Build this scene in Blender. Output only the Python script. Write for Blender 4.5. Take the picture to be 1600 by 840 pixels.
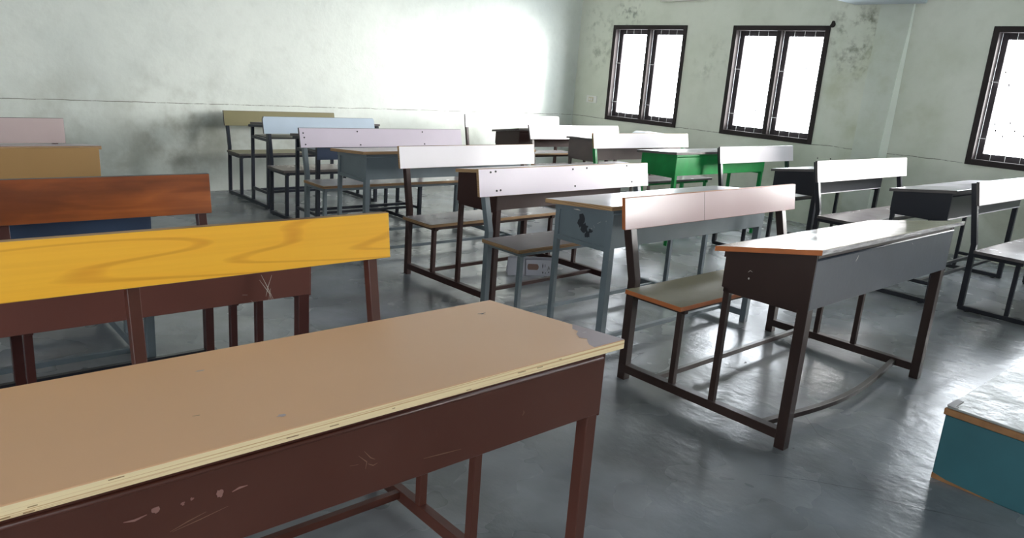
import bpy, bmesh, math, random
from mathutils import Vector, Matrix, Euler
random.seed(7)
for o in list(bpy.data.objects): bpy.data.objects.remove(o)
S = bpy.context.scene
COL = S.collection

# ------------------------------------------------------------------ camera, world, light, exposure
cam_data = bpy.data.cameras.new('camera'); cam = bpy.data.objects.new('camera', cam_data); COL.objects.link(cam)
cam_data.sensor_width = 36.0; cam_data.sensor_fit = 'HORIZONTAL'
cam_data.lens = 1174.67 / 1600 * 36.0; cam_data.clip_start = 0.02
CR = Matrix(((0.75335136, -0.65373795, 0.07133317),
             (0.11294547, 0.2354843, 0.96529294),
             (-0.64784647, -0.71914799, 0.25123916)))
cam.matrix_world = Matrix.Translation((0, 0, 1.25)) @ CR.transposed().to_4x4()
S.camera = cam

EXPOSURE = 1.47
SKY_STRENGTH = 9.0
S.view_settings.view_transform = 'Standard'; S.view_settings.look = 'None'
S.view_settings.gamma = 1.0; S.view_settings.use_curve_mapping = False
S.view_settings.exposure = EXPOSURE
W = bpy.data.worlds.new('overcast_sky'); S.world = W; W.use_nodes = True
bgn = W.node_tree.nodes['Background']
bgn.inputs[0].default_value = (0.88, 0.94, 1.0, 1); bgn.inputs[1].default_value = SKY_STRENGTH

# room numbers
XW, YB, XL, YF, ZC = 7.162, 6.995, -3.4, -3.2, 2.75
ZW0, ZW1 = 0.780, 1.900
WIN_R = [(5.345, 6.430), (3.690, 4.755), (1.235, 2.300), (0.02, 0.86), (-2.7, -1.7)]
WIN_FILL_L = [(-2.5, -1.0), (0.2, 1.6)]  # unseen left-wall windows, added to let in fill daylight

sun = bpy.data.lights.new('hazy_sun', 'SUN'); sun.energy = 13.0; sun.angle = math.radians(44); sun.color = (1.0, .98, .94)
so = bpy.data.objects.new('hazy_sun', sun); COL.objects.link(so)
so.rotation_euler = Vector((-1.0, .60, -.15)).to_track_quat('-Z', 'Y').to_euler()

def portal(name, loc, rot, sx, sy):
    l = bpy.data.lights.new(name, 'AREA'); l.shape = 'RECTANGLE'; l.size = sx; l.size_y = sy
    l.cycles.is_portal = True
    o = bpy.data.objects.new(name, l); COL.objects.link(o); o.location = loc; o.rotation_euler = rot
for a, b in WIN_R:
    portal('window_daylight', (XW + .21, (a + b) / 2, (ZW0 + ZW1) / 2), (0, math.radians(90), 0), ZW1 - ZW0, b - a)
for a, b in WIN_FILL_L:
    portal('window_daylight', (XL - .21, (a + b) / 2, (ZW0 + ZW1) / 2), (0, math.radians(-90), 0), ZW1 - ZW0, b - a)  # portals for the added left-wall fill windows

# ------------------------------------------------------------------ materials
def lin(r, g, b):
    f = lambda c: ((c / 255 + .055) / 1.055) ** 2.4 if c > 10 else c / 255 / 12.92
    return (f(r), f(g), f(b), 1)
def mat(name, rgb, rough=.5, spec=.5, metal=0, var=.12, vscale=6, bump=0, bscale=40, stretch=(1, 1, 1), coat=0, rvar=0.0):
    """painted / laminate surface: base colour with soft procedural variation"""
    m = bpy.data.materials.new(name); m.use_nodes = True; nt = m.node_tree; N = nt.nodes; L = nt.links
    b = N['Principled BSDF']; b.inputs['Roughness'].default_value = rough; b.inputs['Metallic'].default_value = metal
    b.inputs['Specular IOR Level'].default_value = spec
    b.inputs['Coat Weight'].default_value = coat; b.inputs['Coat Roughness'].default_value = .15
    tc = N.new('ShaderNodeTexCoord'); mp = N.new('ShaderNodeMapping'); mp.inputs['Scale'].default_value = stretch
    L.new(tc.outputs['Object'], mp.inputs['Vector'])
    nz = N.new('ShaderNodeTexNoise'); nz.inputs['Scale'].default_value = vscale; nz.inputs['Detail'].default_value = 6
    L.new(mp.outputs[0], nz.inputs['Vector'])
    r = N.new('ShaderNodeValToRGB'); c = lin(*rgb)
    r.color_ramp.elements[0].position = .3; r.color_ramp.elements[1].position = .7
    r.color_ramp.elements[0].color = tuple(x * (1 - var) for x in c[:3]) + (1,)
    r.color_ramp.elements[1].color = tuple(min(1, x * (1 + var)) for x in c[:3]) + (1,)
    L.new(nz.outputs['Fac'], r.inputs['Fac']); L.new(r.outputs[0], b.inputs['Base Color'])
    if rvar:
        mr = N.new('ShaderNodeMapRange'); mr.inputs['From Min'].default_value = .3; mr.inputs['From Max'].default_value = .7
        mr.inputs['To Min'].default_value = rough - rvar; mr.inputs['To Max'].default_value = rough + rvar
        L.new(nz.outputs['Fac'], mr.inputs['Value']); L.new(mr.outputs[0], b.inputs['Roughness'])
    if bump:
        n2 = N.new('ShaderNodeTexNoise'); n2.inputs['Scale'].default_value = bscale; n2.inputs['Detail'].default_value = 5
        L.new(mp.outputs[0], n2.inputs['Vector'])
        bp = N.new('ShaderNodeBump'); bp.inputs['Strength'].default_value = bump; bp.inputs['Distance'].default_value = .01
        L.new(n2.outputs['Fac'], bp.inputs['Height']); L.new(bp.outputs[0], b.inputs['Normal'])
    return m
def wood(name, dark, light, rough=.35, coat=0, streak=(.55, 3, 5.5), rings=26, line=.55, fine=.25, cloud=0.0, cloudc=None):
    """flat-sawn grain: contour lines of a stretched noise plus fine fibres and slow clouds"""
    m = mat(name, light, rough, coat=coat); nt = m.node_tree; N = nt.nodes; L = nt.links; b = N['Principled BSDF']
    def math_(op, a, bb=0.0):
        n = N.new('ShaderNodeMath'); n.operation = op
        for i, v in enumerate((a, bb)):
            if isinstance(v, (int, float)): n.inputs[i].default_value = v
            else: L.new(v, n.inputs[i])
        return n.outputs[0]
    tc = N.new('ShaderNodeTexCoord')
    def nz(sc, scale, det):
        mp = N.new('ShaderNodeMapping'); mp.inputs['Scale'].default_value = sc; mp.inputs['Location'].default_value = (3.1, .4, 1.7)
        L.new(tc.outputs['Object'], mp.inputs['Vector'])
        n = N.new('ShaderNodeTexNoise'); n.inputs['Scale'].default_value = scale; n.inputs['Detail'].default_value = det
        L.new(mp.outputs[0], n.inputs['Vector']); return n.outputs['Fac']
    s = math_('SINE', math_('MULTIPLY', nz(streak, 1.3, 1.5), rings * 6.283))
    mr = N.new('ShaderNodeMapRange'); mr.inputs['From Min'].default_value = .72; mr.inputs['From Max'].default_value = 1.0
    L.new(s, mr.inputs['Value'])
    f = math_('MULTIPLY', mr.outputs[0], line)
    f = math_('ADD', f, math_('MULTIPLY', math_('SUBTRACT', nz((1.5, 60, 90), 1.0, 3), .4), fine))
    f = math_('MAXIMUM', math_('MINIMUM', f, 1.0), 0.0)
    mx = N.new('ShaderNodeMix'); mx.data_type = 'RGBA'; L.new(f, mx.inputs[0])
    mx.inputs[6].default_value = lin(*light); mx.inputs[7].default_value = lin(*dark); out = mx.outputs[2]
    if cloud:
        c = N.new('ShaderNodeMapRange'); c.inputs['From Min'].default_value = .38; c.inputs['From Max'].default_value = .62
        L.new(nz((1.0, 2, 4), 1.6, 5), c.inputs['Value'])
        m2 = N.new('ShaderNodeMix'); m2.data_type = 'RGBA'; L.new(math_('MULTIPLY', c.outputs[0], cloud), m2.inputs[0])
        L.new(out, m2.inputs[6]); m2.inputs[7].default_value = lin(*cloudc); out = m2.outputs[2]
    L.new(out, b.inputs['Base Color'])
    return m
def ply(name, a, c):
    """plywood edge: thin layers along the height plus chips"""
    m = mat(name, a, .7); nt = m.node_tree; N = nt.nodes; L = nt.links; b = N['Principled BSDF']
    tc = N.new('ShaderNodeTexCoord'); mp = N.new('ShaderNodeMapping'); mp.inputs['Scale'].default_value = (.6, .6, 170)
    L.new(tc.outputs['Object'], mp.inputs['Vector'])
    n = N.new('ShaderNodeTexNoise'); n.inputs['Scale'].default_value = 3; n.inputs['Detail'].default_value = 3
    L.new(mp.outputs[0], n.inputs['Vector'])
    r = N.new('ShaderNodeValToRGB'); r.color_ramp.elements[0].position = .38; r.color_ramp.elements[1].position = .5
    r.color_ramp.elements[0].color = lin(*c); r.color_ramp.elements[1].color = lin(*a)
    L.new(n.outputs['Fac'], r.inputs['Fac']); L.new(r.outputs[0], b.inputs['Base Color'])
    return m

def wall_mat(name, rgb, blotch, stain, seam=True, stains=(), axis='x'):
    """distemper wall: soft mottling, damp blotches low down, a plaster joint line at dado height, mould patches"""
    m = bpy.data.materials.new(name); m.use_nodes = True; nt = m.node_tree; N = nt.nodes; L = nt.links
    b = N['Principled BSDF']; b.inputs['Roughness'].default_value = .75; b.inputs['Specular IOR Level'].default_value = .25
    geo = N.new('ShaderNodeNewGeometry'); sep = N.new('ShaderNodeSeparateXYZ'); L.new(geo.outputs['Position'], sep.inputs[0])
    def math_(op, a, bb, cl=False):
        n = N.new('ShaderNodeMath'); n.operation = op; n.use_clamp = cl
        for i, v in enumerate((a, bb)):
            if isinstance(v, (int, float)): n.inputs[i].default_value = v
            elif v is not None: L.new(v, n.inputs[i])
        return n.outputs[0]
    def noise(sc, det=5, rough=.5, vec=None, dist=0):
        n = N.new('ShaderNodeTexNoise'); n.inputs['Scale'].default_value = sc; n.inputs['Detail'].default_value = det
        n.inputs['Roughness'].default_value = rough; n.inputs['Distortion'].default_value = dist
        L.new(vec or geo.outputs['Position'], n.inputs['Vector']); return n.outputs['Fac']
    def ramp(v, lo, hi):
        n = N.new('ShaderNodeMapRange'); n.inputs['From Min'].default_value = lo; n.inputs['From Max'].default_value = hi
        n.interpolation_type = 'SMOOTHSTEP'
        L.new(v, n.inputs['Value']); return n.outputs[0]
    def mix(f, a, bb):
        n = N.new('ShaderNodeMix'); n.data_type = 'RGBA'
        if isinstance(f, float): n.inputs[0].default_value = f
        else: L.new(f, n.inputs[0])
        for i, v in ((6, a), (7, bb)):
            if isinstance(v, tuple): n.inputs[i].default_value = v
            else: L.new(v, n.inputs[i])
        return n.outputs[2]
    col = mix(ramp(noise(1.1, 6, .55), .35, .7), lin(*rgb), lin(*blotch))
    col = mix(math_('MULTIPLY', ramp(noise(7, 6, .6), .45, .75), .12), col, lin(*stain))
    # grime concentrated under the dado joint and near the floor
    low = math_('SUBTRACT', 1, ramp(sep.outputs['Z'], .35, .86))
    g = math_('MULTIPLY', ramp(noise(1.9, 5, .6, dist=.4), .48, .72), low)
    col = mix(math_('MULTIPLY', g, .5), col, lin(*stain))
    for (c, rad, sc, amt, scol) in stains:
        v = N.new('ShaderNodeVectorMath'); v.operation = 'DISTANCE'; L.new(geo.outputs['Position'], v.inputs[0]); v.inputs[1].default_value = c
        f = math_('SUBTRACT', 1, ramp(v.outputs['Value'], rad * .2, rad))
        f = math_('MULTIPLY', f, ramp(noise(sc, 5, .6), .46, .72)); col = mix(math_('MULTIPLY', f, amt), col, lin(*scol))
    bp = N.new('ShaderNodeBump'); bp.inputs['Strength'].default_value = .25; bp.inputs['Distance'].default_value = .01
    h = noise(14, 6, .6)
    if seam:
        wob = math_('MULTIPLY', math_('SUBTRACT', noise(5, 4), .5), .022)
        z = math_('SUBTRACT', math_('ADD', sep.outputs['Z'], wob), .787)
        line = math_('SUBTRACT', 1, ramp(math_('ABSOLUTE', z, 0), .001, .0055))
        brk = ramp(noise(6, 6, .8), .36, .52)
        line = math_('MULTIPLY', line, brk)
        col = mix(math_('MULTIPLY', line, .75), col, lin(88, 84, 70))
        h = math_('SUBTRACT', h, math_('MULTIPLY', line, .8))
    L.new(col, b.inputs['Base Color']); L.new(h, bp.inputs['Height']); L.new(bp.outputs[0], b.inputs['Normal'])
    return m

def floor_mat():
    m = bpy.data.materials.new('polished_cement'); m.use_nodes = True; nt = m.node_tree; N = nt.nodes; L = nt.links
    b = N['Principled BSDF']; b.inputs['Specular IOR Level'].default_value = .6
    geo = N.new('ShaderNodeNewGeometry')
    def noise(sc, det, rough=.5, loc=(0, 0, 0), stretch=(1, 1, 1), rot=0):
        mp = N.new('ShaderNodeMapping'); mp.inputs['Location'].default_value = loc; mp.inputs['Scale'].default_value = stretch; mp.inputs['Rotation'].default_value = (0, 0, rot)
        L.new(geo.outputs['Position'], mp.inputs['Vector'])
        n = N.new('ShaderNodeTexNoise'); n.inputs['Scale'].default_value = sc; n.inputs['Detail'].default_value = det
        n.inputs['Roughness'].default_value = rough; L.new(mp.outputs[0], n.inputs['Vector']); return n.outputs['Fac']
    r = N.new('ShaderNodeValToRGB'); e = r.color_ramp.elements; r.color_ramp.interpolation = 'EASE'; e[0].position = .22; e[1].position = .80
    e[0].color = lin(95, 99, 105); e[1].color = lin(160, 165, 172)
    L.new(noise(1.9, 4, .5), r.inputs['Fac'])
    r2 = N.new('ShaderNodeValToRGB'); e = r2.color_ramp.elements; e[0].position = .35; e[1].position = .85
    e[0].color = (0, 0, 0, 1); e[1].color = (.5, .5, .5, 1); L.new(noise(1.1, 3, .5, (4, 7, 0)), r2.inputs['Fac'])
    mx = N.new('ShaderNodeMix'); mx.data_type = 'RGBA'; L.new(r2.outputs[0], mx.inputs[0]); L.new(r.outputs[0], mx.inputs[6])
    mx.inputs[7].default_value = lin(118, 112, 96); L.new(mx.outputs[2], b.inputs['Base Color'])
    mr = N.new('ShaderNodeMapRange'); mr.inputs['From Min'].default_value = .2; mr.inputs['From Max'].default_value = .8
    mr.inputs['To Min'].default_value = .17; mr.inputs['To Max'].default_value = .36
    L.new(noise(2.4, 3, .5, (9, 2, 0)), mr.inputs['Value']); L.new(mr.outputs[0], b.inputs['Roughness'])
    bp = N.new('ShaderNodeBump'); bp.inputs['Strength'].default_value = .35; bp.inputs['Distance'].default_value = .004
    bq = N.new('ShaderNodeBump'); bq.inputs['Strength'].default_value = .30; bq.inputs['Distance'].default_value = .010
    L.new(noise(26, 4, .55, stretch=(1, .6, 1), rot=.7), bp.inputs['Height']); L.new(noise(7, 3, .5, (1, 1, 0)), bq.inputs['Height'])
    L.new(bq.outputs[0], bp.inputs['Normal']); L.new(bp.outputs[0], b.inputs['Normal'])
    return m

M = {
 'brown': mat('dark_brown_enamel', (52, 27, 23), .40, spec=.35, var=.08, bump=.05, bscale=25),
 'brown2': mat('red_brown_enamel', (72, 36, 32), .35, var=.12, bump=.05, bscale=25),
 'brown_mid': mat('reddish_brown_enamel', (104, 62, 54), .36, var=.05, bump=.04, bscale=20),
 'brown_near': mat('maroon_enamel', (86, 48, 38), .38, var=.05, bump=.04, bscale=20, rvar=.08),
 'umber': mat('umber_enamel', (50, 35, 31), .34, var=.06, bump=.03, bscale=25),
 'slate_dark': mat('dark_slate_enamel', (56, 62, 73), .34, var=.12, vscale=5, bump=.04),
 'taupe': mat('taupe_enamel', (112, 98, 94), .45, var=.1, bump=.04),
 'grey': mat('slate_blue_enamel', (106, 116, 122), .40, var=.08, bump=.03),
 'blue': mat('blue_enamel', (52, 68, 94), .45, var=.1),
 'navy': mat('black_navy_enamel', (38, 42, 54), .35, var=.12, bump=.05),
 'black': mat('black_enamel', (36, 37, 44), .28, var=.06, bump=.03),
 'green': mat('green_enamel', (4, 142, 66), .35, var=.15, vscale=9, bump=.04),
 'alu_edge': mat('worn_grey_edge', (132, 130, 132), .38, var=.35, vscale=60, bump=.5, bscale=90, stretch=(.2, 1, 1)),
 'steel': mat('worn_steel', (120, 118, 118), .35, metal=.8),
 # laminates
 'lam_lilac': mat('lilac_laminate', (208, 196, 208), .28, var=.03, vscale=3),
 'lam_pink': mat('pink_laminate', (196, 170, 170), .22, var=.03, vscale=3, rvar=.05),
 'lam_white': mat('white_laminate', (228, 222, 226), .24, var=.02, vscale=3),
 'lam_blue': mat('pale_blue_laminate', (186, 200, 214), .3, var=.03),
 'lam_tan': mat('tan_laminate', (226, 176, 134), .42, var=.03, vscale=2.5),
 'lam_tanboard': mat('ochre_laminate', (160, 124, 78), .45, var=.05, vscale=2),
 'lam_mauve': mat('mauve_laminate', (176, 158, 162), .3, var=.04),
 'patch': mat('torn_mauve_laminate', (158, 138, 140), .5, var=.04),
 'lam_greyseat': mat('grey_laminate', (150, 142, 142), .25, var=.05, rvar=.05),
 'lam_olive': mat('olive_laminate', (150, 142, 118), .16, var=.04, rvar=.04),
 'lam_oliveboard': mat('khaki_laminate', (126, 118, 84), .35, var=.04),
 'lam_dusty': mat('dusty_pink_laminate', (196, 176, 174), .4, var=.03),
 'top_grey': mat('pale_grey_laminate', (196, 192, 198), .18, var=.04, vscale=3, rvar=.05),
 'yellow': wood('yellow_wood_laminate', (200, 112, 20), (255, 190, 60), .28, rings=13, line=.36, fine=.4, streak=(.34, 3, 5.0)),
 'varnish': wood('varnished_orange_wood', (112, 50, 20), (176, 96, 46), .30, coat=.3, rings=4, line=.3, fine=.9, cloud=.8, cloudc=(88, 40, 22), streak=(.7, 3, 5)),
 'ply_pale': ply('pale_plywood_edge', (255, 230, 184), (222, 178, 126)),
 'ply_tan': ply('tan_plywood_edge', (176, 140, 100), (112, 82, 56)),
 'ply_orange': mat('orange_wood_edge', (172, 98, 52), .5, var=.15, vscale=12),
 'ply_dark': mat('grey_edge', (92, 86, 84), .5, var=.15, vscale=12),
 'chip': mat('bare_pinkish_chip', (150, 108, 100), .7), 'scratch': mat('pale_scratch', (206, 200, 190), .6),
 'scratchy': mat('faint_scratch', (136, 104, 84), .6), 'soot': mat('dark_blotch', (38, 40, 46), .6),
 'blackdot': mat('dark_bolt', (40, 36, 38), .4),
 'frame': mat('dark_window_paint', (48, 42, 41), .7, spec=.2, var=.12, bump=.05),
 'sash': mat('grey_window_paint', (62, 57, 59), .7, spec=.2, var=.1),
 'rod': mat('white_painted_rod', (232, 232, 230), .4, var=.02),
 'white': mat('white_plastic', (222, 220, 214), .4, var=.02), 'ivory': mat('ivory_plastic', (206, 196, 168), .4, var=.02),
 'pale_strip': mat('pale_corner_strip', (238, 244, 230), .8, var=.04, vscale=5),
 'ceil': mat('ceiling_distemper', (214, 218, 216), .8, var=.03, vscale=2),
 'beam': mat('beam_distemper', (196, 206, 212), .8, var=.04, vscale=2),
 'teal': mat('teal_paint', (42, 92, 100), .6, var=.12, vscale=5, bump=.05),
 'dais_top': mat('scuffed_grey_paint', (150, 152, 148), .38, var=.25, vscale=7, bump=.5, bscale=22, rvar=.12),
 'dais_edge': mat('worn_wood_edge', (138, 96, 58), .6, var=.3, vscale=14, bump=.2),
 'paper': mat('white_paper', (236, 236, 240), .7, var=.02), 'card': mat('white_card', (214, 212, 222), .6, var=.03),
 'card_in': mat('brown_card', (150, 118, 108), .7), 'ink': mat('dark_ink', (60, 58, 66), .7),
 'slatewall': mat('board_black', (38, 44, 42), .6),
}
M['wall_back'] = wall_mat('wall_paint_back', (220, 224, 217), (206, 211, 205), (150, 152, 138), True,
   [((2.25, YB, .60), .7, 2.2, .6, (124, 120, 98)), ((1.3, YB, .5), .8, 1.8, .45, (140, 140, 124)), ((4.4, YB, .6), .5, 3, .3, (150, 150, 138))])
M['wall_side'] = wall_mat('wall_paint_side', (216, 218, 204), (202, 206, 189), (158, 160, 138), True,
   [((XW, 3.42, 1.85), .42, 9, .9, (104, 104, 84)), ((XW, 3.4, 1.6), .3, 12, .7, (110, 110, 90)),
    ((XW, 6.65, 1.9), .38, 10, .5, (118, 124, 108)), ((XW, 6.6, 1.55), .3, 11, .55, (124, 130, 112)), ((XW, 5.0, 1.55), .35, 9, .4, (130, 138, 118)),
    ((XW, 6.2, 2.04), .3, 12, .8, (110, 114, 104)), ((XW, 3.2, 1.3), .9, 2.2, .55, (172, 174, 134))])
M['wall_pillar'] = wall_mat('wall_paint_pillar', (212, 216, 205), (200, 205, 191), (156, 160, 140), False, [((XW, 3.3, 1.5), .9, 2.2, .45, (164, 168, 130))])
M['wall_plain'] = wall_mat('wall_paint_plain', (218, 222, 214), (206, 210, 202), (150, 150, 136), True)
M['floor'] = floor_mat()

# ------------------------------------------------------------------ mesh helpers
def box(bm, a, b, mi=0):
    x0, y0, z0 = (min(a[i], b[i]) for i in range(3)); x1, y1, z1 = (max(a[i], b[i]) for i in range(3))
    v = [bm.verts.new(p) for p in ((x0,y0,z0),(x1,y0,z0),(x1,y1,z0),(x0,y1,z0),(x0,y0,z1),(x1,y0,z1),(x1,y1,z1),(x0,y1,z1))]
    for f in ((0,3,2,1),(4,5,6,7),(0,1,5,4),(1,2,6,5),(2,3,7,6),(3,0,4,7)):
        bm.faces.new([v[i] for i in f]).material_index = mi
def prism(bm, pts, axis, a, b, mi=0):
    """extrude polygon pts (2-D) along axis from a to b"""
    def P(p, t):
        return {'x': (t, p[0], p[1]), 'y': (p[0], t, p[1]), 'z': (p[0], p[1], t)}[axis]
    A = [bm.verts.new(P(p, a)) for p in pts]; B = [bm.verts.new(P(p, b)) for p in pts]; n = len(pts)
    bm.faces.new(A).material_index = mi; bm.faces.new(B[::-1]).material_index = mi
    for i in range(n): bm.faces.new([A[i], B[i], B[(i+1) % n], A[(i+1) % n]]).material_index = mi
def beam(bm, pts, w, h, up=(0, 0, 1)):
    """rectangular tube following a polyline; w across, h along 'up'"""
    pts = [Vector(p) for p in pts]; up = Vector(up); rings = []
    for i, p in enumerate(pts):
        d = (pts[min(i+1, len(pts)-1)] - pts[max(i-1, 0)]).normalized()
        s = d.cross(up).normalized(); u = s.cross(d).normalized()
        rings.append([bm.verts.new(p + s*a*w/2 + u*c*h/2) for a, c in ((-1,-1),(1,-1),(1,1),(-1,1))])
    for r, q in zip(rings, rings[1:]):
        for i in range(4): bm.faces.new([r[i], r[(i+1) % 4], q[(i+1) % 4], q[i]])
    bm.faces.new(rings[0][::-1]); bm.faces.new(rings[-1])
def cyl(bm, p, q, r, n=10):
    p, q = Vector(p), Vector(q); d = (q-p).normalized(); s = d.orthogonal().normalized(); t = d.cross(s)
    A = [bm.verts.new(p + r*(math.cos(6.2832*i/n)*s + math.sin(6.2832*i/n)*t)) for i in range(n)]
    B = [bm.verts.new(v.co + (q-p)) for v in A]
    bm.faces.new(A[::-1]); bm.faces.new(B)
    for i in range(n): bm.faces.new([A[i], A[(i+1) % n], B[(i+1) % n], B[i]])
def obj(name, bm, mats, parent=None, bevel=0, smooth=False):
    bmesh.ops.recalc_face_normals(bm, faces=bm.faces)
    me = bpy.data.meshes.new(name); bm.to_mesh(me); bm.free()
    for m in (mats if isinstance(mats, (list, tuple)) else [mats]): me.materials.append(m)
    if smooth:
        for p in me.polygons: p.use_smooth = True
    o = bpy.data.objects.new(name, me); COL.objects.link(o); o.parent = parent
    if bevel:
        md = o.modifiers.new('bevel', 'BEVEL'); md.width = bevel; md.segments = 1; md.limit_method = 'ANGLE'
    return o
def NB(): return bmesh.new()
def empty(name, loc, rz, label, cat, group=None):
    o = bpy.data.objects.new(name, None); COL.objects.link(o); o.location = loc; o.rotation_euler = (0, 0, rz)
    o.empty_display_size = .1; o['label'] = label; o['category'] = cat
    if group: o['group'] = group
    return o
def struct(o):
    o['kind'] = 'structure'; return o
def remat(bm, fn):
    bmesh.ops.recalc_face_normals(bm, faces=bm.faces)
    for f in bm.faces: f.normal_update(); f.material_index = fn(f)

# ------------------------------------------------------------------ the room
T = .2
bm = NB(); box(bm, (XL-T, YF-T, -.15), (XW+T, YB+T, 0)); struct(obj('floor', bm, M['floor']))
bm = NB(); box(bm, (XL-T, YF-T, ZC), (XW+T, YB+T, ZC+.15)); struct(obj('ceiling', bm, M['ceil']))
bm = NB(); box(bm, (XL-T, YB, 0), (XW+T, YB+T, ZC)); struct(obj('wall_back', bm, M['wall_back']))
bm = NB(); box(bm, (XL-T, YF-T, 0), (XW+T, YF, ZC)); struct(obj('wall_front', bm, M['wall_plain']))
def wall_with_windows(name, x0, x1, wins, m):
    bm = NB(); ys = [YF] + [v for ab in sorted(wins) for v in ab] + [YB]
    box(bm, (x0, YF, 0), (x1, YB, ZW0)); box(bm, (x0, YF, ZW1), (x1, YB, ZC))
    for i in range(0, len(ys), 2): box(bm, (x0, ys[i], ZW0), (x1, ys[i+1], ZW1))
    return struct(obj(name, bm, m))
wall_with_windows('wall_right', XW, XW+T, WIN_R, M['wall_side'])
wall_with_windows('wall_left', XL-T, XL, WIN_FILL_L, M['wall_plain'])
bm = NB(); rings = []; ch = []
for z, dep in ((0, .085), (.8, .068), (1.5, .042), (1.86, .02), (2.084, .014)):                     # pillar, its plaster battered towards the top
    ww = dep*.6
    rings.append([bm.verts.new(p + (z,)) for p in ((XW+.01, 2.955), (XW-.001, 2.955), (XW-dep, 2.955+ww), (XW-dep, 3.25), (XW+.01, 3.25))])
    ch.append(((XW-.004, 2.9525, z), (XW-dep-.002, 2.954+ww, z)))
for r0, r1 in zip(rings, rings[1:]):
    for i in range(5): bm.faces.new([r0[i], r0[(i+1) % 5], r1[(i+1) % 5], r1[i]])
bm.faces.new(rings[0]); bm.faces.new(rings[-1]); struct(obj('trim_1', bm, M['wall_pillar']))
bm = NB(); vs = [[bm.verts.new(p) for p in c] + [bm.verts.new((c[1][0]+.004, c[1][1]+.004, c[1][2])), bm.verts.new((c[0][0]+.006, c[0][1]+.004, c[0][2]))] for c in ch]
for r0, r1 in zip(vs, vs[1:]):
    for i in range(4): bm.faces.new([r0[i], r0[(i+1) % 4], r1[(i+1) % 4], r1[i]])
bm.faces.new(vs[0]); bm.faces.new(vs[-1]); struct(obj('trim_3', bm, M['pale_strip']))                          # pale strip down the pillar corner, lighter than its faces
bm = NB(); box(bm, (XL, 2.86, 2.085), (XW, 3.50, ZC-.001)); struct(obj('trim_2', bm, M['beam'], bevel=.01))        # beam

def window(n, x, s, a, b):
    """x = wall face, s = +1 when outside lies towards +x"""
    fw = .048
    bm = NB()
    X0, X1 = x - s*.012, x + s*.10
    box(bm, (X0, a, ZW0), (X1, a+fw, ZW1)); box(bm, (X0, b-fw, ZW0), (X1, b, ZW1))
    box(bm, (X0, a+fw, ZW0), (X1, b-fw, ZW0+fw)); box(bm, (X0, a+fw, ZW1-fw), (X1, b-fw, ZW1))
    mid = (a+b)/2
    box(bm, (x + s*.0, mid-.024, ZW0+fw), (X1, mid+.024, ZW1-fw))
    w = struct(obj('window_%d' % n, bm, M['frame'], bevel=.003))
    for (p, q) in ((a+fw, mid-.024), (mid+.024, b-fw)):
        bm = NB(); st = .050; Y0, Y1 = x + s*.075, x + s*.105; z0, z1 = ZW0+fw, ZW1-fw
        box(bm, (Y0, p, z0), (Y1, p+st, z1)); box(bm, (Y0, q-st, z0), (Y1, q, z1))
        box(bm, (Y0, p+st, z0), (Y1, q-st, z0+st)); box(bm, (Y0, p+st, z1-st), (Y1, q-st, z1))
        obj('casement', bm, M['sash'], w, bevel=.003)
        bm = NB(); xx = x + s*.045
        k = 5
        for i in range(k):
            yy = p + .012 + (q-p-.024)*i/(k-1); cyl(bm, (xx, yy, z0), (xx, yy, z1), .0018, 6)
        for zz in (z0+.17*(z1-z0), z0+.62*(z1-z0)): box(bm, (xx-.002, p, zz-.003), (xx+.002, q, zz+.003))
        kb = NB()
        for (dy, dz) in ((.3,.22),(.45,.25),(.62,.2),(.75,.24),(.3,.30),(.55,.31),(.78,.29),(.35,.66),(.8,.7),(.7,.6)):   # scroll knots of the grille
            c = Vector((xx, p + dy*(q-p), z0 + dz*(z1-z0)))
            cyl(kb, c - Vector((0, .003, .010)), c + Vector((0, .003, .010)), .0055, 6)
        g = obj('grille', bm, M['rod'], w); obj('grille_knots', kb, M['frame'], g)
    return w
for i, (a, b) in enumerate(WIN_R): window(i+1, XW, 1, a, b)
for i, (a, b) in enumerate(WIN_FILL_L): window(i+6, XL, -1, a, b)  # out-of-view windows added for fill light

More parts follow.
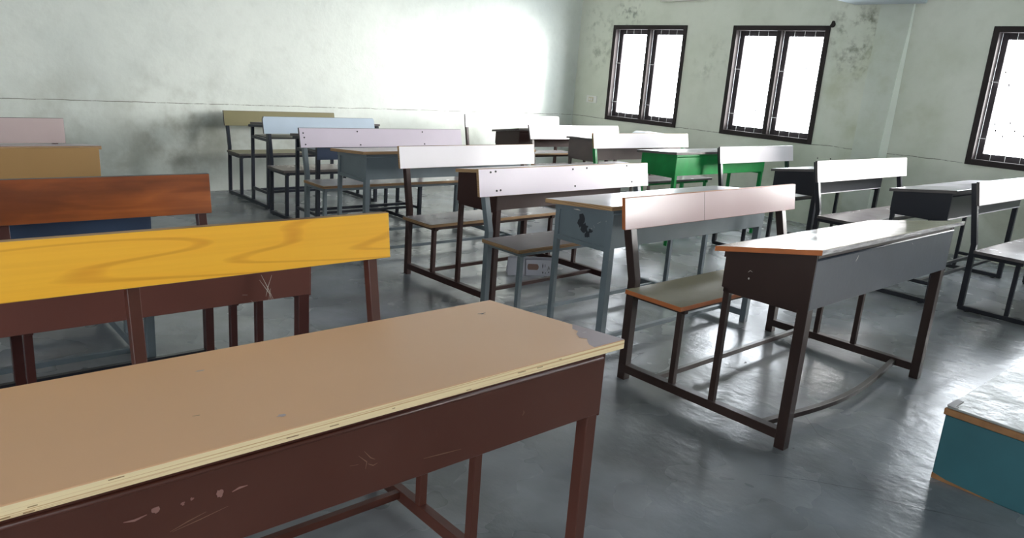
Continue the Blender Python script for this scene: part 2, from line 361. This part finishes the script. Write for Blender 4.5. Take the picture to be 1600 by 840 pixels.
# ------------------------------------------------------------------ desk-and-bench units
U = {
    'U6': dict(x=2.4212, y=1.9492, yaw=0.0078, L=1.2653, D=0.7883, ob=0.0585, tt=0.0189, zbt=0.7918, zbb=0.6622, ou=0.0322, vf=0.8171, vb=0.411, zd=0.6841, zf=0.7576, zp=0.5321, os=0.0506, s0=0.0292, s1=0.3114, zs=0.4169),
    'U5': dict(x=2.4144, y=2.9082, yaw=0.0167, L=1.2615, D=0.8308, ob=0.0485, tt=0.0246, zbt=0.7741, zbb=0.6359, ou=0.0453, vf=0.8595, vb=0.4611, zd=0.7093, zf=0.7408, zp=0.5471, os=0.0414, s0=0.0292, s1=0.3064, zs=0.429),
    'U4': dict(x=2.5218, y=3.7987, yaw=0.036, L=1.0205, D=0.8132, ob=0.0542, tt=0.0227, zbt=0.7834, zbb=0.6527, ou=0.0109, vf=0.8419, vb=0.464, zd=0.7178, zf=0.7622, zp=0.5434, os=0.0452, s0=0.0292, s1=0.3088, zs=0.3702),
    'U3': dict(x=2.3982, y=4.9081, yaw=-0.0038, L=1.3499, D=0.8393, ob=0.0272, tt=0.0334, zbt=0.7791, zbb=0.6459, ou=0.0388, vf=0.868, vb=0.4492, zd=0.6986, zf=0.7263, zp=0.5476, os=0.0196, s0=0.0292, s1=0.3199, zs=0.4271),
    'U2': dict(x=2.5404, y=5.8176, yaw=0.0078, L=0.9338, D=0.8057, ob=0.0414, tt=0.0318, zbt=0.7796, zbb=0.6463, ou=0.0285, vf=0.8345, vb=0.4308, zd=0.6961, zf=0.733, zp=0.5442, os=0.0347, s0=0.0292, s1=0.3295, zs=0.3991),
    'U1': dict(x=2.5925, y=6.8296, yaw=0.0073, L=1.0526, D=0.8457, ob=0.0233, tt=0.0278, zbt=0.7446, zbb=0.6137, ou=-0.0076, vf=0.8745, vb=0.4828, zd=0.6918, zf=0.7217, zp=0.5329, os=0.02, s0=0.0292, s1=0.3102, zs=0.4001),
    'V4': dict(x=-0.1879, y=1.7945, yaw=0.0016, L=1.3, D=0.8586, ob=0.0327, tt=0.0167, zbt=0.8407, zbb=0.7127, ou=0.0266, vf=0.8873, vb=0.4598, zd=0.7126, zf=0.7468, zp=0.5797, os=0.034, s0=0.0292, s1=0.3143, zs=0.4338),
    'V3': dict(x=-0.296, y=2.8622, yaw=-0.0075, L=1.3, D=0.8456, ob=0.0136, tt=0.0205, zbt=0.8025, zbb=0.6556, ou=0.0285, vf=0.8743, vb=0.4682, zd=0.7077, zf=0.7446, zp=0.5658, os=0.034, s0=0.0292, s1=0.3143, zs=0.4177),
    'V2': dict(x=-0.4726, y=3.8112, yaw=-0.0015, L=1.3, D=0.8407, ob=0.035, tt=0.0117, zbt=0.79, zbb=0.6592, ou=0.0285, vf=0.8695, vb=0.4658, zd=0.7032, zf=0.7401, zp=0.5513, os=0.034, s0=0.0292, s1=0.3143, zs=0.4132),
    'V1': dict(x=-0.3445, y=5.1693, yaw=-0.0009, L=1.3, D=0.8407, ob=0.035, tt=0.0169, zbt=0.7991, zbb=0.6538, ou=0.0285, vf=0.8695, vb=0.4658, zd=0.7041, zf=0.741, zp=0.5522, os=0.034, s0=0.0292, s1=0.3143, zs=0.4141),
    'C1': dict(x=4.9929, y=6.414, yaw=-0.0023, L=1.338, D=0.8382, ob=0.0242, tt=0.0215, zbt=0.7959, zbb=0.6636, ou=0.0395, vf=0.8669, vb=0.4572, zd=0.6835, zf=0.7383, zp=0.5495, os=0.034, s0=0.0292, s1=0.3143, zs=0.4114),
    'C2': dict(x=5.019, y=5.4006, yaw=0.003, L=1.2352, D=0.8407, ob=0.0375, tt=0.0415, zbt=0.7813, zbb=0.6471, ou=0.0259, vf=0.8695, vb=0.4658, zd=0.7301, zf=0.7413, zp=0.5525, os=0.034, s0=0.0292, s1=0.3143, zs=0.4144),
    'C3': dict(x=4.8584, y=4.4229, yaw=0.0011, L=1.2877, D=0.8503, ob=0.0309, tt=0.0259, zbt=0.8029, zbb=0.6744, ou=0.0496, vf=0.8791, vb=0.4841, zd=0.7269, zf=0.7508, zp=0.563, os=0.034, s0=0.0292, s1=0.3143, zs=0.4235),
    'C4': dict(x=5.3026, y=3.4473, yaw=0.0065, L=1.0888, D=0.8163, ob=0.0339, tt=0.0232, zbt=0.799, zbb=0.6669, ou=0.029, vf=0.8450, vb=0.4427, zd=0.6915, zf=0.7411, zp=0.5523, os=0.034, s0=0.0292, s1=0.3143, zs=0.4142),
    'C5': dict(x=5.1226, y=2.5211, yaw=-0.0017, L=1.408, D=0.8495, ob=0.0445, tt=0.0272, zbt=0.8119, zbb=0.6638, ou=0.0236, vf=0.8782, vb=0.4774, zd=0.7019, zf=0.7489, zp=0.5592, os=0.0298, s0=0.0292, s1=0.3143, zs=0.4364),
    'C6': dict(x=5.2023, y=1.5306, yaw=-0.0131, L=1.3, D=0.8407, ob=0.0196, tt=0.0266, zbt=0.8113, zbb=0.669, ou=0.0285, vf=0.8695, vb=0.4658, zd=0.7059, zf=0.7428, zp=0.554, os=0.0305, s0=0.0292, s1=0.3143, zs=0.396),
}
def ribbon(bm, pts, w, fn):
    """flat paint mark along a polyline; fn maps 2-D to 3-D"""
    P = [Vector(p) for p in pts]; Lf, Rt = [], []
    for i, p in enumerate(P):
        d = (P[min(i+1, len(P)-1)] - P[max(i-1, 0)]).normalized(); n = Vector((-d.y, d.x)) * w/2
        k = .35 if i in (0, len(P)-1) else 1
        Lf.append(bm.verts.new(fn(p + n*k))); Rt.append(bm.verts.new(fn(p - n*k)))
    for i in range(len(P)-1): bm.faces.new([Lf[i], Lf[i+1], Rt[i+1], Rt[i]])
def blob(bm, c, rx, ry, fn, n=14, seed=1, rot=0):
    r = random.Random(seed); pts = []
    for i in range(n):
        a = 6.2832*i/n; k = .6 + .6*r.random(); x, y = rx*k*math.cos(a), ry*k*math.sin(a)
        pts.append(bm.verts.new(fn(Vector((c[0] + x*math.cos(rot) - y*math.sin(rot), c[1] + x*math.sin(rot) + y*math.cos(rot))))))
    bm.faces.new(pts)

def board_mesh(u0, u1, zb, zt, vb, vt, th, cut=0.0, top_edge_off=0.0):
    """backrest board; front face leans from v=vb (bottom) to v=vt (top)"""
    bm = NB(); dz = zt - zb
    pr = [(u0, zb), (u1, zb), (u1, zt-cut*.7), (u1-cut*.5, zt), (u0+cut*.5, zt), (u0, zt-cut)] if cut else [(u0, zb), (u1, zb), (u1, zt), (u0, zt)]
    def P(p, off):
        v = vb + (vt-vb)*(p[1]-zb)/dz - off
        return (p[0], -v, p[1])
    A = [bm.verts.new(P(p, 0)) for p in pr]; B = [bm.verts.new(P(p, th)) for p in pr]; n = len(pr)
    bm.faces.new(A); bm.faces.new(B[::-1])
    for i in range(n): bm.faces.new([A[i], B[i], B[(i+1) % n], A[(i+1) % n]])
    remat(bm, lambda f: 0 if abs(f.normal.y) > .7 else 1)
    return bm

def unit(key, label, frame, board, board_edge, top, top_edge, seat, seat_edge, panel=None, end=None, style='rail',
         pw=.030, thin=.024, cut=0, ends=True, recessed=False, front=True, middle=False, bow=0, board_back=.0, group=None, seat_label=None, frame2=None, ledge=False, front_edge=None, rear_rail=None):
    d = U[key]; g = lambda k: d[k]
    L, D = d['L'], d['D']; F = M[frame]; F2 = M[frame2 or frame]; PM = M[panel or frame]; EM = M[end or panel or frame]
    root = empty('bench_desk', (d['x'], d['y'], 0), d['yaw'], label, 'school desk', 'bench desks of the classroom')
    zr0, zr1 = (.034, .034+.036) if style == 'rail' else (.006, .034)
    zs, zp = d['zs'], d['zp']; vdr = max(.46, d['vb']+.035)
    slope = (d['zf']-d['zd'])/(d['vf']-d['vb'])
    ztop = lambda v: d['zd'] + slope*(v-d['vb'])       # desktop upper face
    tth = .019
    cs = [(0, pw), (L-pw, L)]
    if middle: cs.append((L/2-pw/2, L/2+pw/2))
    for k, (a, b) in enumerate(cs):
        um = (a+b)/2
        if k < 2:
            bm = NB(); box(bm, (a+.001, 0, zr0), (b-.001, -(D-pw), zr1)) if style == 'floor' else box(bm, (a+.001, -.006, zr0), (b-.001, -(D-pw), zr1))
            obj('bottom_rail', bm, F, root, bevel=.0015)
            if style == 'floor':
                bm = NB(); box(bm, (um-.010, -vdr-thin*.5, .125), (um+.010, -(D-pw), .147)); obj('foot_rail', bm, F, root, bevel=.0015)
                for v in (.05, D-.06):
                    bm = NB(); cyl(bm, (um, -v, 0), (um, -v, .004), .015, 12); cyl(bm, (um, -v, .004), (um, -v, .008), .006, 8)
                    obj('levelling_foot', bm, F, root)
        # rear post, upright to the seat, then leaning back behind the board
        bm = NB(); th = .019
        pts = [(um, -(pw*.5-.006), 0.0 if style == 'rail' else .02), (um, -(pw*.5-.006), zs+.03), (um, th+.5*pw+.001, d['zbb']), (um, d['tt']+th+.5*pw+.001, d['zbt']-.012)]
        beam(bm, pts, pw*.93, pw, up=(0, 1, 0)); obj('back_post', bm, F, root, bevel=.0015)
        # seat front post
        bm = NB(); vs = d['s1']-.045
        box(bm, (um-thin/2, -vs+thin/2, (zr1-.001 if k < 2 else 0)), (um+thin/2, -vs-thin/2, zs-.045)); obj('seat_post', bm, F, root, bevel=.0015)
        bm = NB(); box(bm, (um-.013, -.012, zs-.045), (um+.013, -(d['s1']-.02), zs-.0175)); obj('seat_bearer', bm, F, root, bevel=.0015)
        if k == 2: continue
        # desk rear post and front post
        zt = ztop(vdr)-tth
        bm = NB(); box(bm, (um-thin/2, -vdr+thin/2, zr1-.001), (um+thin/2, -vdr-thin/2, zt-.001)); obj('desk_post', bm, F2, root, bevel=.0015)
        bm = NB(); box(bm, (a, -(D-pw), 0 if style == 'rail' else zr0), (b, -D+.0005, ztop(D)-tth-.004)); obj('leg', bm, F2, root, bevel=.0015)
        # end panel
        if ends:
            bm = NB(); sgn = -1 if k == 0 else 1
            if recessed: e0, e1 = um-.003, um+.003; va, vbb_ = vdr+thin*.4, D-pw+.002
            else: e0, e1 = (a-.004, a+.0005) if k == 0 else (b-.0005, b+.004); va, vbb_ = vdr-thin*.6, D+.001
            prism(bm, [(-va, zp), (-vbb_, zp-.004), (-vbb_, ztop(vbb_)-tth-.001), (-va, ztop(va)-tth-.001)], 'x', e0, e1)
            obj('end_panel', bm, EM, root)
            bm = NB(); box(bm, (um-.012, -va+.0, zp-.02), (um+.012, -(D-pw), zp)); obj('end_rail', bm, F2, root, bevel=.001)
            bm = NB(); prism(bm, [(-(d['vb']+.02), ztop(d['vb']+.02)-tth-.026), (-vbb_, ztop(vbb_)-tth-.026), (-vbb_, ztop(vbb_)-tth-.0005), (-(d['vb']+.02), ztop(d['vb']+.02)-tth-.0005)], 'x', um-.014, um+.014)
            obj('top_bearer', bm, F2, root, bevel=.001)
        else:
            bm = NB(); box(bm, (um-.012, -vdr, zp+.03), (um+.012, -(D-pw), zp+.052)); obj('shelf_bearer', bm, F2, root, bevel=.001)
            bm = NB(); prism(bm, [(-(vdr-.06), ztop(vdr-.06)-tth-.02), (-D, ztop(D)-tth-.02), (-D, ztop(D)-tth-.0005), (-(vdr-.06), ztop(vdr-.06)-tth-.0005)], 'x', um-.012, um+.012)
            obj('top_bearer', bm, F2, root, bevel=.001)
    # long members
    zst = (zr0+zr1)/2+.004 if style == 'rail' else .136
    va_ = .175 if style == 'rail' else vdr+.12
    bm = NB(); beam(bm, [(pw*.5, -va_, zst), (L-pw*.5, -va_, zst)], .02, .022); obj('stretcher', bm, F, root, bevel=.001)
    vb_ = .665 if style == 'rail' else D-.10
    bm = NB()
    pts = [(pw*.5 + (L-pw)*t, -(vb_ + bow*math.sin(math.pi*t)**1.2), zst-.004 - .3*bow*math.sin(math.pi*t)) for t in [i/12 for i in range(13)]]
    beam(bm, pts, .024, .020); obj('stretcher', bm, F, root, bevel=.001)
    if middle:
        bm = NB(); box(bm, (pw, -.004, .085), (L-pw, -.026, .120)); obj('stretcher', bm, M[rear_rail] if rear_rail else F, root, bevel=.001)
    bm = NB(); vs = d['s1']-.045; box(bm, (pw, -vs+.01, zs-.043), (L-pw, -vs-.01, zs-.018)); obj('seat_rail', bm, F, root, bevel=.001)
    # seat
    bm = NB(); box(bm, (-d['os'], -d['s0'], zs-.0185), (L+d['os'], -d['s1'], zs)); remat(bm, lambda f: 0 if abs(f.normal.z) > .7 else 1)
    obj('seat', bm, [M[seat], M[seat_edge]], root, bevel=.0012)
    # backrest
    bm = board_mesh(-d['ob'], L+d['ob'], d['zbb'], d['zbt'], 0, -d['tt'], .018, cut)
    br = obj('backrest', bm, [M[board], M[board_edge]], root, bevel=.0012)
    # desk box
    zu = ztop(D)-tth
    if front:
        bm = NB(); box(bm, (.0, -(D-.004), zp), (L, -(D+.002), zu-.02)); obj('front_panel', bm, PM, root, bevel=.0015)
        bm = NB(); box(bm, (.0, -(D-.004), zu-.0195), (L, -(D-.001), zu-.001)); obj('apron_strip', bm, F2, root)
        bm = NB(); cyl(bm, (.004, -(D+.001), zu-.021), (L-.004, -(D+.001), zu-.021), .004, 8); obj('panel_lip', bm, PM, root, smooth=True)
    if ledge:
        bm = NB(); box(bm, (.0, -(D+.0021), zp), (L, -(D+.010), zp+.004)); obj('panel_ledge', bm, M['top_grey'], root)
    bm = NB(); zsf = zp+.006 if ends else zp+.052
    box(bm, (pw+.001, -vdr-.014, zsf), (L-pw-.001, -(D-.005), zsf+.008)); obj('book_shelf', bm, EM if ends else F2, root)
    bm = NB()
    q = [(-d['vb'], ztop(d['vb'])), (-d['vf'], ztop(d['vf'])), (-d['vf'], ztop(d['vf'])-tth), (-d['vb'], ztop(d['vb'])-tth)]
    prism(bm, q, 'x', -d['ou'], L+d['ou']); remat(bm, lambda f: 0 if abs(f.normal.z) > .7 else 1)
    if front_edge: remat(bm, lambda f: 0 if abs(f.normal.z) > .7 else (2 if f.normal.y < -.7 else 1))
    obj('desktop', bm, [M[top], M[top_edge], M[front_edge or top_edge]], root, bevel=.0012)
    return root, d, ztop, br

class Pen:
    """collects marks; each one becomes a part of its own"""
    def __init__(self, name, root, m): self.a = (name, m, root)
    def _o(self, fn):
        bm = NB(); fn(bm); return obj(self.a[0], bm, self.a[1], self.a[2])
    def rib(self, *k, **q): return self._o(lambda bm: ribbon(bm, *k, **q))
    def blob(self, *k, **q): return self._o(lambda bm: blob(bm, *k, **q))
def marks(name, root, m, draw):
    return draw(Pen(name, root, m))
def bolt(root, d, u, z):
    v = -(d['tt'])*(z-d['zbb'])/(d['zbt']-d['zbb'])
    bm = NB(); cyl(bm, (u, -v+.001, z), (u, -v-.0025, z), .0055, 8); obj('bolt', bm, M['blackdot'], root)

# middle column, front to back
r, d, zt, br = unit('U6', 'umber desk with pink two-piece board back and bowed foot bar, nearest in middle column', 'umber', 'lam_pink', 'ply_orange', 'lam_olive', 'ply_orange',
     'lam_olive', 'ply_orange', pw=.040, bow=.055, front_edge='alu_edge', panel='slate_dark', end='umber')
D = d['D']; rp = lambda p: (p.x, -(D+.0026), p.y)
bm = NB()
_v = lambda z: (z-d['zbb'])/(d['zbt']-d['zbb'])*d['tt']
prism(bm, [(_v(d['zbb']+.001)-.0006, d['zbb']+.001), (_v(d['zbt']-.001)-.0006, d['zbt']-.001), (_v(d['zbt']-.001)+.001, d['zbt']-.001), (_v(d['zbb']+.001)+.001, d['zbb']+.001)], 'x', .497, .4986)
obj('board_joint', bm, M['ply_dark'], br)
ep = lambda u: (lambda p: (-.0046, -p.x, p.y))
marks('scuff_mark', r, M['scratch'], lambda bm: (bm.rib([(.545, .612), (.552, .620), (.562, .617)], .0025, ep(0)), bm.blob((.551, .590), .004, .004, ep(0), seed=3),
      bm.rib([(.301, .676), (.312, .688), (.318, .698)], .004, rp), bm.rib([(.80, .700), (.82, .69)], .002, rp)))

r, d, zt, br = unit('U5', 'slate blue framed desk with bolted lilac board back and black blotch on its end panel', 'grey', 'lam_lilac', 'ply_tan', 'top_grey', 'ply_tan',
     'lam_greyseat', 'ply_tan', pw=.034, recessed=True)
for (u, z) in ((.031,.757),(.065,.760),(.637,.755),(.752,.758),(.65,.662),(.066,.663),(.092,.665),(1.152,.666),(1.108,.762)): bolt(br, d, u, z)
ei = lambda p: (.0135, -p.x, p.y)
marks('dark_blotch', r, M['soot'], lambda bm: (bm.blob((.640,.635), .022, .030, ei, seed=5), bm.blob((.660,.606), .024, .026, ei, seed=8), bm.blob((.682,.580), .016, .018, ei, seed=11),
      bm.blob((.70,.60), .012, .010, ei, seed=2)))
marks('scuff_mark', r, M['scratch'], lambda bm: [bm.rib(q, .0028, ei) for q in ([(.735,.640),(.755,.652)], [(.715,.628),(.722,.618)], [(.70,.612),(.708,.614)],
      [(.78,.66),(.80,.664),(.80,.64),(.79,.622)], [(.83,.655),(.838,.645)])])
marks('paint_chip', r, M['scratch'], lambda bm: [bm.rib(q, .006, lambda p: (.0005, -p.x, p.y)) for q in ([(.60,.682),(.625,.684),(.64,.683)],)])

unit('U4', 'dark brown desk with pinkish white back, between the bolted and the long lilac backs', 'brown', 'lam_white', 'ply_tan', 'lam_mauve', 'ply_tan',
     'lam_greyseat', 'ply_tan', pw=.034)
r, d, zt, br = unit('U3', 'slate blue desk with the longest lilac board back, behind the pinkish white one', 'grey', 'lam_lilac', 'ply_dark', 'lam_mauve', 'ply_tan',
     'lam_greyseat', 'ply_tan', pw=.032, recessed=True)
for (u, z) in ((.001,.745),(.006,.715),(.011,.668),(.426,.757),(.444,.663),(.998,.757),(1.009,.667)): bolt(br, d, u, z)
unit('U2', 'black framed desk with pale blue board back clipped at the corners', 'navy', 'lam_blue', 'ply_dark', 'lam_mauve', 'ply_dark', 'lam_greyseat', 'ply_dark',
     panel='blue', style='floor', pw=.028, cut=.022, ends=False)
unit('U1', 'black framed desk with khaki board back against the far wall', 'navy', 'lam_oliveboard', 'ply_dark', 'lam_mauve', 'ply_dark', 'lam_oliveboard', 'ply_dark',
     style='floor', pw=.028, ends=False, front=False)

# left column, front to back
r, d, zt, br = unit('V4', 'nearest maroon desk with tan top, pale plywood edge and yellow board back', 'brown_near', 'yellow', 'ply_tan', 'lam_tan', 'ply_pale',
     'lam_greyseat', 'ply_tan', pw=.030, middle=True)
D = d['D']; fp = lambda p: (p.x, -(D+.0026), p.y); tp = lambda p: (p.x, -p.y, zt(p.y)+.0004)
o = marks('laminate_patch', r, M['patch'], lambda bm: bm._o(lambda b: b.faces.new([b.verts.new(tp(Vector(q))) for q in
      ((1.327, d['vf']-.002), (1.327, d['vf']-.150), (1.318,.748), (1.300,.765), (1.296,.785), (1.276,.800), (1.262,.822), (1.270,.835), (1.256,.850), (1.243,.866), (1.238, d['vf']-.002))])))
o['label'] = 'mauve torn laminate patch at the corner'
marks('paint_chip', r, M['chip'], lambda bm: (bm.rib([(.397,.664),(.41,.662),(.425,.665)], .0035, fp), bm.blob((.437,.668), .006, .006, fp, seed=4), bm.blob((.519,.664), .005, .007, fp, seed=6),
      bm.rib([(.536,.660),(.546,.663),(.558,.663)], .0035, fp), bm.blob((.470,.665), .003, .003, fp, seed=1), bm.blob((.482,.668), .0025, .0025, fp, seed=2)))
marks('dried_smear', r, M['scratchy'], lambda bm: [bm.rib(q, .0016, fp) for q in ([(.735,.655),(.750,.640),(.748,.628)], [(.745,.660),(.757,.645),(.765,.640)], [(.752,.636),(.762,.630),(.770,.632)], [(.72,.642),(.735,.640)])])
marks('scratch', r, M['scratchy'], lambda bm: (bm.rib([(.452,.629),(.475,.636),(.500,.642)], .0015, fp), bm.rib([(.455,.628),(.49,.633),(.53,.640)], .0013, fp),
      bm.rib([(.86,.612),(.90,.609),(.94,.606)], .002, fp), bm.rib([(1.082,.633),(1.086,.638),(1.084,.643)], .002, fp)))
marks('surface_nick', r, M['soot'], lambda bm: (bm.rib([(1.217,.548),(1.226,.553),(1.238,.551)], .005, tp), bm.rib([(1.22,.556),(1.232,.560)], .004, tp),
      bm.rib([(.520,.758),(.530,.760)], .003, tp)))
marks('paint_chip', r, M['lam_mauve'], lambda bm: (bm.blob((.621,.835), .008, .005, tp, seed=3), bm.blob((.598,.563), .008, .003, tp, seed=5), bm.blob((1.30,.80), .006, .003, tp, seed=6)))
# torn plywood splinters along the front edge
def splinters(bm):
    rr = random.Random(3)
    for i in range(14):
        u = rr.uniform(-.02, 1.3); z = zt(d['vf']) - rr.uniform(.004, .017); w = rr.uniform(.004, .02)
        box(bm, (u, -d['vf']-.0004, z), (u+w, -d['vf']+.001, z+.0012))
_b = NB(); splinters(_b); o = obj('edge_splinters', _b, M['ply_tan'], r); o['kind'] = 'stuff'

r, d, zt, br = unit('V3', 'maroon desk with varnished orange brown board back, behind the yellow back', 'brown2', 'varnish', 'ply_dark', 'lam_mauve', 'ply_tan', 'lam_greyseat', 'ply_tan',
     panel='brown_mid', pw=.034, middle=True, rear_rail='black')
D = d['D']; fp3 = lambda p: (p.x, -(D+.0026), p.y)
marks('scratch', r, M['scratch'], lambda bm: [bm.rib(q, .0018, fp3) for q in ([(1.150,.645),(1.168,.607),(1.186,.566)], [(1.182,.64),(1.170,.605),(1.164,.578)], [(1.145,.63),(1.175,.585),(1.18,.566)],
      [(1.178,.60),(1.172,.566)], [(1.095,.592),(1.11,.590)], [(1.12,.572),(1.126,.566)])])
unit('V2', 'blue desk with plain ochre board back in the left column', 'grey', 'lam_tanboard', 'ply_tan', 'lam_mauve', 'ply_tan', 'lam_greyseat', 'ply_tan', panel='blue', pw=.032)
unit('V1', 'red brown desk with dusty pink board back, farthest in the left column', 'brown2', 'lam_dusty', 'ply_dark', 'lam_mauve', 'ply_tan', 'lam_greyseat', 'ply_tan', pw=.032)

# right column, back to front
unit('C1', 'brown desk in the far corner with white back against the far wall', 'brown', 'lam_white', 'ply_dark', 'lam_mauve', 'ply_dark', 'lam_greyseat', 'ply_tan', pw=.030)
unit('C2', 'taupe desk with white back, papers lying on its top', 'taupe', 'lam_white', 'ply_dark', 'top_grey', 'ply_dark', 'lam_greyseat', 'ply_tan', pw=.030)
unit('C3', 'bright green desk with pinkish white board back', 'green', 'lam_white', 'ply_tan', 'top_grey', 'ply_dark', 'lam_greyseat', 'ply_dark', pw=.030)
unit('C4', 'black desk whose white back stands in front of the green desk', 'black', 'lam_white', 'ply_dark', 'top_grey', 'ply_dark', 'lam_greyseat', 'ply_dark',
     ledge=True, style='floor', pw=.030)
unit('C5', 'black desk with white back standing before the wall pillar', 'black', 'lam_white', 'ply_dark', 'top_grey', 'ply_dark', 'lam_greyseat', 'ply_dark',
     ledge=True, style='floor', pw=.032)
unit('C6', 'black desk with pale seat, cut off by the right edge of the photo', 'black', 'lam_white', 'ply_dark', 'top_grey', 'ply_dark', 'lam_greyseat', 'ply_dark',
     ledge=True, style='floor', pw=.032)

# ------------------------------------------------------------------ teacher's platform
pl = empty('platform', (2.706, .757, 0), 0, 'low teal platform with scuffed grey top and worn wooden edge', 'platform')
bm = NB(); box(bm, (0, 0, 0), (1.75, -2.4, .238)); obj('plinth', bm, M['teal'], pl, bevel=.003)
bm = NB(); box(bm, (-.006, .006, .2385), (1.756, -2.406, .262)); obj('edge_trim', bm, M['dais_edge'], pl, bevel=.003)
bm = NB(); box(bm, (.0, .0, .2622), (1.75, -2.4, .270)); obj('top_board', bm, M['dais_top'], pl, bevel=.002)
bm = NB(); box(bm, (-.004, -.001, .2702), (.016, -.03, .272)); box(bm, (.002, .002, .2702), (.085, -.022, .2725)); obj('torn_strip', bm, M['ply_dark'], pl)

bm = NB(); prism(bm, [(-.004, .022), (-.004, .001), (-.20, .001), (-.20, .003), (-.05, .012)], 'x', -.0015, .001)
for v in bm.verts: v.co.y += .004
obj('scuffed_foot', bm, M['dais_edge'], pl)
fl = bpy.data.objects['floor']
for pts, w in (([(2.20, 1.12), (2.31, 1.00), (2.40, .87), (2.47, .80)], .0022), ([(2.36, .86), (2.42, .76), (2.50, .62), (2.56, .50)], .0020), ([(2.56, .86), (2.62, .80), (2.68, .74)], .0018), ([(2.62, 1.02), (2.68, 1.16), (2.80, 1.28)], .0018)):
    bm = NB(); ribbon(bm, pts, w, lambda p: (p.x, p.y, .0006)); o = obj('crack', bm, M['soot'], fl); struct(o)
for (x, y, a, b_, sd) in ((2.751, 2.088, .020, .007, 2), (3.108, 1.743, .010, .006, 4), (2.422, 1.575, .005, .005, 6), (5.518, 1.718, .014, .010, 3), (2.483, 1.15, .006, .004, 8)):
    bm = NB(); blob(bm, (x, y), a, b_, lambda p: (p.x, p.y, .0006), seed=sd); o = obj('floor_spot', bm, M['soot'], fl); struct(o)

# ------------------------------------------------------------------ small things
# opened carton lying on the floor
cx = empty('carton', (3.10, 3.475, 0), math.radians(-33), 'small white printed carton lying open on the floor under the bolted desk', 'box')
bm = NB(); th = .002
box(bm, (0, 0, 0), (.30, .10, th))                                           # base
prism(bm, [(.004, .001), (.0, .003), (.03, .098), (.033, .097)], 'x', .115, .30)   # printed front, leaning back
box(bm, (.298, .004, 0), (.30, .10, .07)); prism(bm, [(.10, 0), (.102, 0), (.045, .115), (.043, .115)], 'x', .0, .30)
obj('carton_body', bm, M['card'], cx)
bm = NB(); prism(bm, [(-.012, .001), (-.010, .0), (.012, .108), (.010, .109)], 'x', -.005, .105); obj('flap', bm, M['card'], cx)
F = lambda p: (p.x, .0 + .03*(p.y/.098) - .0012, p.y+.003)
bm = NB(); ribbon(bm, [(.125, .052), (.13, .052), (.19, .052), (.198, .052)], .036, F); obj('window_cutout', bm, M['card_in'], cx)
bm = NB()
for a, b_, w in (((.225, .045), (.225, .075), .007), ((.226, .012), (.226, .026), .008), ((.240, .05), (.240, .072), .004), ((.258, .03), (.263, .06), .004), ((.270, .035), (.266, .058), .003),
               ((.262, .018), (.268, .026), .007), ((.243, .012), (.243, .022), .004)):
    ribbon(bm, [a, ((a[0]+b_[0])/2, (a[1]+b_[1])/2), b_], w, F)
obj('print', bm, M['ink'], cx)

# loose papers on the taupe desk
def papers(loc, rz):
    root = empty('paper_sheaf', loc, rz, 'loose white papers curling on the taupe desk under the corner window', 'paper')
    for k, (x, y, a, h, w) in enumerate(((0, 0, .05, .066, .30), (.16, .02, -.2, .058, .24), (.30, -.02, .12, .040, .20), (.40, .0, -.1, .034, .16))):
        bm = NB(); n = 10; g = []
        for i in range(n+1):
            t = i/n; zz = .002 + .0015*k + h*math.sin(math.pi*min(1, t*1.05))**1.5*(1-.4*t)
            g.append([bm.verts.new((x + w*t*math.cos(a) - s*.2*math.sin(a)*.5, y + w*t*math.sin(a) + s*.1, zz)) for s in (-1, 1)])
        for i in range(n): bm.faces.new([g[i][0], g[i+1][0], g[i+1][1], g[i][1]])
        o = obj('sheet', bm, M['paper'], root, smooth=True)
        md = o.modifiers.new('thickness', 'SOLIDIFY'); md.thickness = .0012
papers((5.78, 4.76, .736), 0)

# switch socket on the window wall
s = empty('socket_board', (XW, 6.60, .962), 0, 'small ivory switch and socket board low on the wall left of the corner window', 'socket')
bm = NB(); box(bm, (0, -.005, 0), (-.012, .165, .085)); obj('back_plate', bm, M['white'], s, bevel=.002)
bm = NB(); box(bm, (-.012, .045, .014), (-.018, .125, .070)); obj('switch_plate', bm, M['ivory'], s, bevel=.002)
for k in (0, 1):
    bm = NB(); box(bm, (-.018, .055+.034*k, .028), (-.024, .078+.034*k, .056)); obj('switch', bm, M['white'], s, bevel=.002)
# fitting above the corner window
l = empty('tube_light', (XW, 5.15, 2.155), 0, 'unlit white tube light fitting high on the wall above the corner window', 'light')
bm = NB(); box(bm, (0, 0, .0), (-.045, .60, .05)); obj('housing', bm, M['white'], l, bevel=.006)
bm = NB(); cyl(bm, (-.06, .03, .03), (-.06, .57, .03), .013, 12); obj('tube', bm, M['rod'], l, smooth=True)
for y in (.02, .56):
    bm = NB(); box(bm, (-.03, y, .012), (-.075, y+.02, .048)); obj('lamp_holder', bm, M['ivory'], l, bevel=.002)
# splinter at the window corner
bm = NB(); bmesh.ops.create_icosphere(bm, subdivisions=2, radius=1)
rr = random.Random(5)
for v in bm.verts:
    v.co = Vector((v.co.x*.010, v.co.y*.030*(.7+.5*rr.random()), v.co.z*.020*(.7+.6*rr.random()) + (.018 if v.co.z > .8 else 0)))
o = obj('loose_splinter', bm, M['frame']); o.location = (XW-.02, 3.665, 1.905)
o['label'] = 'dark broken splinter sticking out at the top right corner of middle window'; o['category'] = 'splinter'
# black nail spots / wall plugs between second window and pillar
for k, (y, z) in enumerate(((3.60, .66), (3.47, .67))):
    bm = NB(); cyl(bm, (XW-.004, y, z), (XW+.004, y, z), .006, 8); o = obj('wall_plug', bm, M['blackdot'])
    o['label'] = 'small dark plug in the window wall, %s of the two above the black desk' % ('left', 'right')[k]; o['category'] = 'wall plug'; o['group'] = 'plugs in the window wall'
